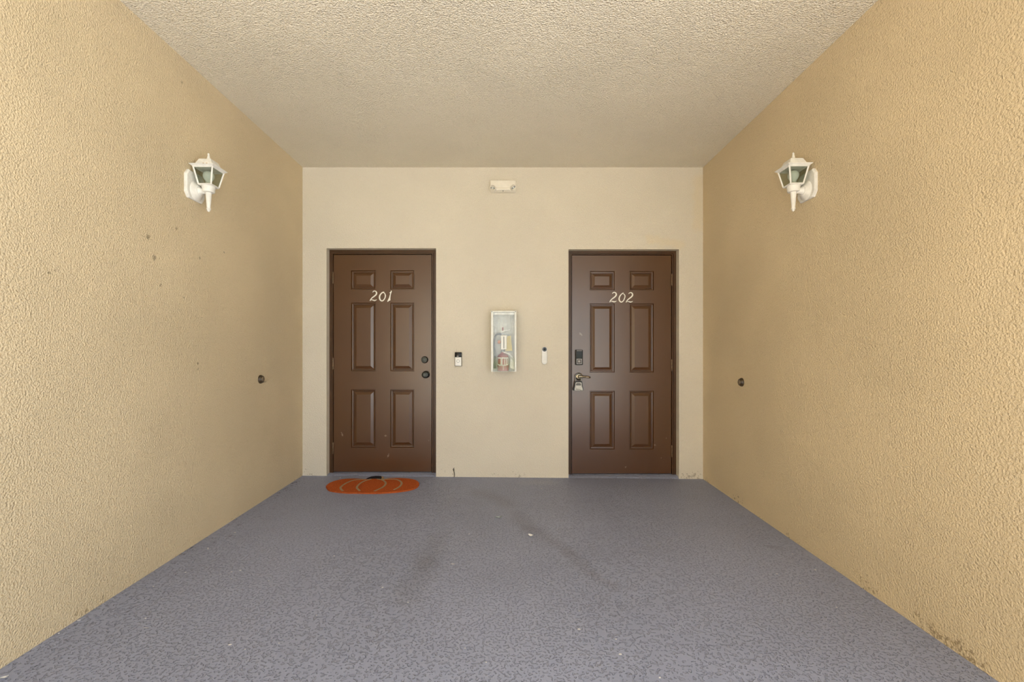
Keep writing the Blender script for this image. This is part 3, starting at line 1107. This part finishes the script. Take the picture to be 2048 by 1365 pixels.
fr = part('door_frame', bm, M_CAB, cab, absolute=True)
for sx in (x0 + 0.008, x1 - 0.008):
    bm = BM()
    lathe(bm, (sx, YF + 0.0005, z1 - 0.007), (0, -1, 0), [(0, 0.005), (0.002, 0.0045), (0.003, 0.002), (0.003, 0)], 14)
    part('screw', bm, M_STEEL, fr, 40, absolute=True)
bm = BM()
box(bm, x0 + lft - 0.004, x1 - rgt + 0.004, YF + 0.011, YF + 0.013, z0 + 0.003, z1 - tp + 0.003)
part('clear_panel', bm, M_ACRYL, cab, absolute=True)
bm = BM()
box(bm, x0 + lft, x1 - rgt, YF + 0.016, YF + 0.020, z1 - 0.034, z1 - 0.0155)
part('top_lip', bm, M_CAB, cab, absolute=True)
# break handle: white moulded pull with a slot
YH = YF + 0.009
hx0, hx1, hz0, hz1 = px(1002, YH), px(1013.4, YH), pz(699.5, YH), pz(671.5, YH)
bm = BM()
box(bm, hx0, hx1, YH - 0.004, YH + 0.0005, hz0, hz1, 0.0012, 1)
pl = part('break_handle', bm, M_CARD, cab, absolute=True, label='white slotted pull')
bm = BM()
xm = (hx0 + hx1) / 2
box(bm, xm - 0.0032, xm + 0.0032, YH - 0.0046, YH - 0.003, hz0 + 0.010, hz1 - 0.010, 0.0006, 1)
part('slot', bm, M_HOSE, pl, absolute=True)

# ------------------------------------------------------------------ the extinguisher
YE = D - 0.072
ex = px(1006.0, YE)
eb = z0 + 0.0035
fe = thing('fire_extinguisher', 'red fire extinguisher standing inside the clear-fronted wall cabinet', 'extinguisher', (ex, YE, eb))
zs = pz(714.5, YE)
bm = BM()
lathe(bm, (ex, YE, eb), (0, 0, 1), [(0, 0.046), (0.006, 0.052), (zs - eb, 0.052), (zs - eb + 0.014, 0.048), (zs - eb + 0.026, 0.036), (zs - eb + 0.034, 0.022), (zs - eb + 0.045, 0.018), (zs - eb + 0.046, 0)], 40)
part('cylinder', bm, M_RED, fe, 40, absolute=True)


def band(bm, r, th0, th1, zf0, zf1, n=20, th=0.0008):
    """curved sheet on the cylinder between angles (0 faces the viewer)"""
    for k in range(n):
        a, b = th0 + (th1 - th0) * k / n, th0 + (th1 - th0) * (k + 1) / n
        q = []
        for rr in (r, r + th):
            q.append([(ex + rr * math.sin(t_), YE - rr * math.cos(t_), z_) for t_, z_ in ((a, zf0(a)), (b, zf0(b)), (b, zf1(b)), (a, zf1(a)))])
        A = [bm.verts.new(p) for p in q[0]]
        B = [bm.verts.new(p) for p in q[1]]
        bm.faces.new(A[::-1])
        bm.faces.new(B)
        for i in range(4):
            j = (i + 1) % 4
            bm.faces.new((A[i], A[j], B[j], B[i]))


bm = BM()
lo = lambda a: eb + 0.058 - 0.010 * math.cos(a * 1.3)
hi = lambda a: zs - 0.003
band(bm, 0.0524, -1.25, 1.05, lambda a: lo(a), lambda a: lo(a) + 0.008)
band(bm, 0.0524, -1.25, 1.05, lambda a: hi(a) - 0.010, hi)
band(bm, 0.0524, -1.25, -1.08, lo, hi, 3)
band(bm, 0.0524, 0.90, 1.05, lo, hi, 3)
band(bm, 0.0524, -0.42, -0.10, lo, hi, 5)
band(bm, 0.0524, 0.24, 0.36, lo, hi, 3)
band(bm, 0.0524, 0.55, 0.70, lo, hi, 3)
band(bm, 0.0524, 0.02, 0.07, lambda a: eb + 0.01, lo, 2)
part('label_print', bm, M_CARD, fe, 60, absolute=True, label='white printed label')
zn = zs + 0.044
bm = BM()
lathe(bm, (ex, YE, zn - 0.004), (0, 0, 1), [(0, 0.019), (0.012, 0.019), (0.014, 0.015), (0.09, 0.014), (0.095, 0.018), (0.13, 0.018), (0.134, 0.012), (0.134, 0)], 24)
part('valve', bm, M_STEEL, fe, 40, absolute=True)
zv = pz(668.5, YE)
bm = BM()
prism(bm, [(ex - 0.012, YE - 0.011, zv - 0.004), (ex + 0.052, YE - 0.009, zv - 0.012), (ex + 0.055, YE - 0.009, zv - 0.006), (ex - 0.012, YE - 0.011, zv + 0.010)], (0, 0.02, 0))
part('carry_handle', bm, M_STEEL, fe, absolute=True)
bm = BM()
prism(bm, [(ex - 0.020, YE - 0.011, zv + 0.010), (ex + 0.02, YE - 0.010, zv + 0.026), (ex + 0.062, YE - 0.009, zv + 0.032), (ex + 0.064, YE - 0.009, zv + 0.040), (ex + 0.015, YE - 0.010, zv + 0.036), (ex - 0.022, YE - 0.011, zv + 0.022)], (0, 0.022, 0))
part('squeeze_lever', bm, M_CARD, fe, absolute=True)
bm = BM()
box(bm, ex - 0.008, ex + 0.005, YE - 0.020, YE - 0.008, zv + 0.030, zv + 0.060, 0.002, 2)
part('pull_pin', bm, M_RED, fe, 40, absolute=True)
bm = BM()
gx = px(998.3, YE)
lathe(bm, (gx, YE - 0.012, pz(684.5, YE)), (0, -1, 0), [(-0.01, 0.012), (0, 0.0165), (0.008, 0.0165), (0.009, 0.014), (0.007, 0.013), (0.007, 0)], 24)
part('pressure_gauge', bm, plain('copper_gauge', (0.45, 0.16, 0.05), 0.35, 0.4, var=0.25, vscale=80), fe, 40, absolute=True)
bm = BM()
hp = [(1003, 669), (997, 668.5), (991.5, 671.5), (988.5, 680), (987.8, 692), (989.4, 704), (990.4, 713)]
pts = spline([tuple(back(u, v, YE - 0.012)) for u, v in hp], 6)
tube(bm, pts, 0.0085, 12)
part('hose', bm, M_HOSE, fe, 45, absolute=True)
bm = BM()
q0, q1 = back(990.2, 712, YE - 0.012), back(989.6, 740, YE - 0.012)
lathe(bm, q0, q1 - q0, [(0, 0.010), (0.02, 0.010), (0.024, 0.008), (0.10, 0.0105), (0.115, 0.012), (0.115, 0)], 18)
part('nozzle', bm, M_BLACKM, fe, 40, absolute=True)
bm = BM()
yt = YE - 0.024
prism(bm, [tuple(back(u, v, yt)) for u, v in ((1014.4, 673), (1021.5, 672.2), (1024.6, 701.8), (1010.5, 703))], (0, 0.001, 0))
part('inspection_tag', bm, M_YELLOW, fe, absolute=True, label='yellow inspection tag')
bm = BM()
for i, v in enumerate((677, 681, 684.5, 688, 691.5)):
    a, b = back(1016 + i * .3, v, yt - 0.0004), back(1021.2 + i * .3, v - .4, yt - 0.0004)
    ribbon(bm, [(*a, 0.0022), (*b, 0.0022)], (0, 0.0003, 0))
part('tag_print', bm, plain('olive_ink', (0.34, 0.27, 0.08), 0.7), fe, absolute=True)
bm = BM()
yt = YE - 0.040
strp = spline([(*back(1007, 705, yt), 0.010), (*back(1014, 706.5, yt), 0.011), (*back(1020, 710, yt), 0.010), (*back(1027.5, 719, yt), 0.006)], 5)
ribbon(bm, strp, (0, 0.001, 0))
part('white_band', bm, M_CARD, fe, absolute=True, label='white curved band')  # added white band along the pale arc above the cylinder
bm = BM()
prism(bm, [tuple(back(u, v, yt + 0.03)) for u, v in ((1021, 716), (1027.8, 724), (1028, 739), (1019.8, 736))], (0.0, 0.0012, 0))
part('reflection_patch', bm, M_CARD, fe, absolute=True, label='white patch standing in for a reflection on the clear front')  # white sheet put in for a reflection on the clear panel

# ------------------------------------------------------------------ pumpkin door mat
MT = 0.012
mc = ground(745, 970)
dm = thing('door_mat', 'orange pumpkin-shaped door mat with tan ribs and black stem', 'door mat', (mc.x, mc.y, fz(mc.x)))


def mz(u, v, lift):
    return ground(u, v, lift)


def mpt(a, b, lift):
    return mz(640 + a / 9.309, 930 + b / 9.309, lift)


outline = [(110, 400), (160, 350), (260, 305), (420, 268), (600, 258), (760, 262), (850, 268), (960, 262), (1080, 262), (1180, 265), (1300, 250), (1480, 248), (1650, 258), (1780, 285), (1838, 330), (1845, 365),
           (1800, 415), (1700, 455), (1550, 482), (1400, 500), (1200, 515), (1050, 520), (880, 520), (700, 517), (500, 515), (330, 500), (200, 480), (140, 450)]
sm = spline(outline + outline[:1], 3)[:-1]
bm = BM()
A = []
for a, b in sm:
    A.append(mpt(a, b, MT))
cen = sum(A, Vector()) / len(A)
base = [Vector((q.x, q.y, fz(q.x) + 0.0005)) for q in A]
mid = [q + (cen - q).normalized() * 0.0 for q in A]
top = [bm.verts.new(q) for q in A]
bot = [bm.verts.new(q) for q in base]
bm.faces.new(top)
bm.faces.new(bot[::-1])
for i in range(len(A)):
    j = (i + 1) % len(A)
    bm.faces.new((top[j], top[i], bot[i], bot[j]))
part('mat_body', bm, M_MAT, dm, absolute=True)
ribs = [[(845, 272), (720, 278), (600, 297), (480, 348), (400, 405), (383, 445), (425, 490)],
        [(950, 268), (860, 292), (770, 335), (705, 390), (688, 435), (740, 488)],
        [(1060, 266), (1160, 285), (1215, 325), (1218, 368), (1160, 425), (1010, 494)],
        [(1190, 272), (1330, 268), (1440, 282), (1505, 318), (1518, 362), (1470, 418), (1375, 470)]]
for rb in ribs:
    bm = BM()
    pts = [(*mpt(a, b, MT + 0.0006), 0.017) for a, b in spline(rb, 5)]
    ribbon(bm, pts, (0, 0, 0.0016), (0, 0, 1))
    part('rib', bm, M_MATL, dm, absolute=True)
bm = BM()
st = [(858, 270), (900, 245), (960, 224), (1040, 214), (1140, 216), (1150, 240), (1142, 268), (1040, 262), (950, 262)]
stp = [mpt(a, b, MT + 0.001) for a, b in st]
stp = [Vector((q.x, min(q.y, D - 0.018), fz(q.x) + MT + 0.001)) for q in stp]
prism(bm, stp, (0, 0, 0.003))
part('stem', bm, M_MATS, dm, absolute=True, label='black stem')
bm = BM()
st = [(1142, 268), (1150, 240), (1145, 222), (1185, 228), (1192, 250), (1200, 285), (1165, 282)]
stp = [mpt(a, b, MT + 0.0016) for a, b in st]
stp = [Vector((q.x, min(q.y, D - 0.018), fz(q.x) + MT + 0.0016)) for q in stp]
prism(bm, stp, (0, 0, 0.0026))
part('stem_tip', bm, M_MATL, dm, absolute=True)


# ------------------------------------------------------------------ litter on the slab
def curl(name, u, v, ln, wd, rz, lift, mat, label, grp):
    """a small curled dry scrap"""
    q = ground(u, v)
    bm = BM()
    n = 8
    for layer in (0, 1):
        pass
    pts = []
    for i in range(n + 1):
        s = i / n
        w = wd * math.sin(PI * min(max(s, 0.06), 0.94)) ** 0.6
        pts.append((ln * (s - 0.5), 0.15 * wd * math.sin(s * 5), 0.0012 + lift * (2 * s - 1) ** 2 * (1.4 if s > 0.5 else 0.7), w))
    rows = []
    for (x, y, z, w) in pts:
        rows.append([bm.verts.new((x, y + w * t, z + lift * 0.9 * (2 * t) ** 2)) for t in (-0.5, -0.2, 0.15, 0.5)])
    for A, B in zip(rows, rows[1:]):
        for i in range(3):
            bm.faces.new((A[i], A[i + 1], B[i + 1], B[i]))
    bmesh.ops.solidify(bm, geom=bm.faces[:], thickness=-0.0008)
    o = part(name, bm, mat, smooth=50)
    o.location = (q.x, q.y, q.z)
    o.rotation_euler = (0, 0, rz)
    tag(o, label, 'litter', grp)
    return o


G = 'scraps on the slab'
curl('litter_scrap', 997.5, 1037, 0.045, 0.022, 0.1, 0.007, M_LEAFG, 'grey-green curled scrap on the floor in front of the cabinet', G)
curl('litter_scrap', 1061.5, 1074, 0.040, 0.026, -0.6, 0.008, M_LINT, 'pale curled scrap lying by the dark floor stain', G)
curl('litter_scrap', 905.5, 1130, 0.022, 0.010, 0.1, 0.002, M_LINT, 'small flat white scrap midway across the grey floor', G)
curl('litter_scrap', 679.5, 958, 0.016, 0.016, 0.4, 0.006, M_LINT, 'white crumb beside the upper edge of the pumpkin mat', G)
curl('litter_scrap', 9, 1358, 0.022, 0.012, 0.5, 0.004, M_LINT, 'white chip in the nearest left floor corner', G)
curl('litter_scrap', 292, 1257.5, 0.026, 0.004, -0.1, 0.001, M_LINT, 'thin white sliver on the floor near the left wall', G)
bm = BM()
rnd = random.Random(11)
flecks = [(291, 1238), (463, 1145), (481, 1142), (463, 1159), (371, 1146), (307, 1174), (157, 1242), (537, 1163), (558, 1288), (490, 1300), (460, 1291), (930, 1298), (972, 1326), (668, 1113), (765, 1176), (633, 1232),
          (1158, 1223), (1030, 980), (1083, 978), (988, 1014), (938, 1069), (1158, 1260), (1554, 1149), (1600, 1168), (1673, 1216), (1631, 1141), (1585, 1109), (1320, 1357), (118, 1268), (416, 1097), (470, 1066), (1056, 1030),
          (816, 1206), (416, 1099), (1232, 1280), (1240, 1310)]
for (u, v) in flecks:
    q = ground(u, v)
    s = rnd.uniform(0.0022, 0.0048)
    th = rnd.uniform(0, PI)
    pts = []
    n = 6
    for k in range(n):
        a = th + 2 * PI * k / n
        r = s * rnd.uniform(0.6, 1.2)
        pts.append((q.x + r * math.cos(a) * 1.5, q.y + r * math.sin(a), q.z + 0.0003))
    prism(bm, pts, (0, 0, 0.0018))
tag(part('paint_flecks', bm, M_LINT), 'tiny white paint flecks strewn over the grey floor', 'flecks', kind='stuff')

# dry sprig growing from the joint at the foot of the end wall
bm = BM()
sp = [(907.2, 958), (908.5, 953), (908.3, 946), (907.3, 942), (906.8, 939.5), (907.4, 937)]
pts = [tuple(back(u, v, D - 0.008 - 0.004 * (i % 2))) for i, (u, v) in enumerate(sp)]
tube(bm, spline(pts, 4), 0.0032, 6)
for (a, b) in (((907.3, 941.5), (909.0, 939.6)), ((907.2, 937.4), (908.8, 936.8)), ((906.9, 939), (905.9, 940.6))):
    tube(bm, [tuple(back(*a, D - 0.010)), tuple(back(*b, D - 0.014))], [0.0038, 0.0018], 6)
tag(part('dry_sprig', bm, M_SPRIG, smooth=60), 'thin dark dry sprig at the foot of the wall between the doors', 'weed')
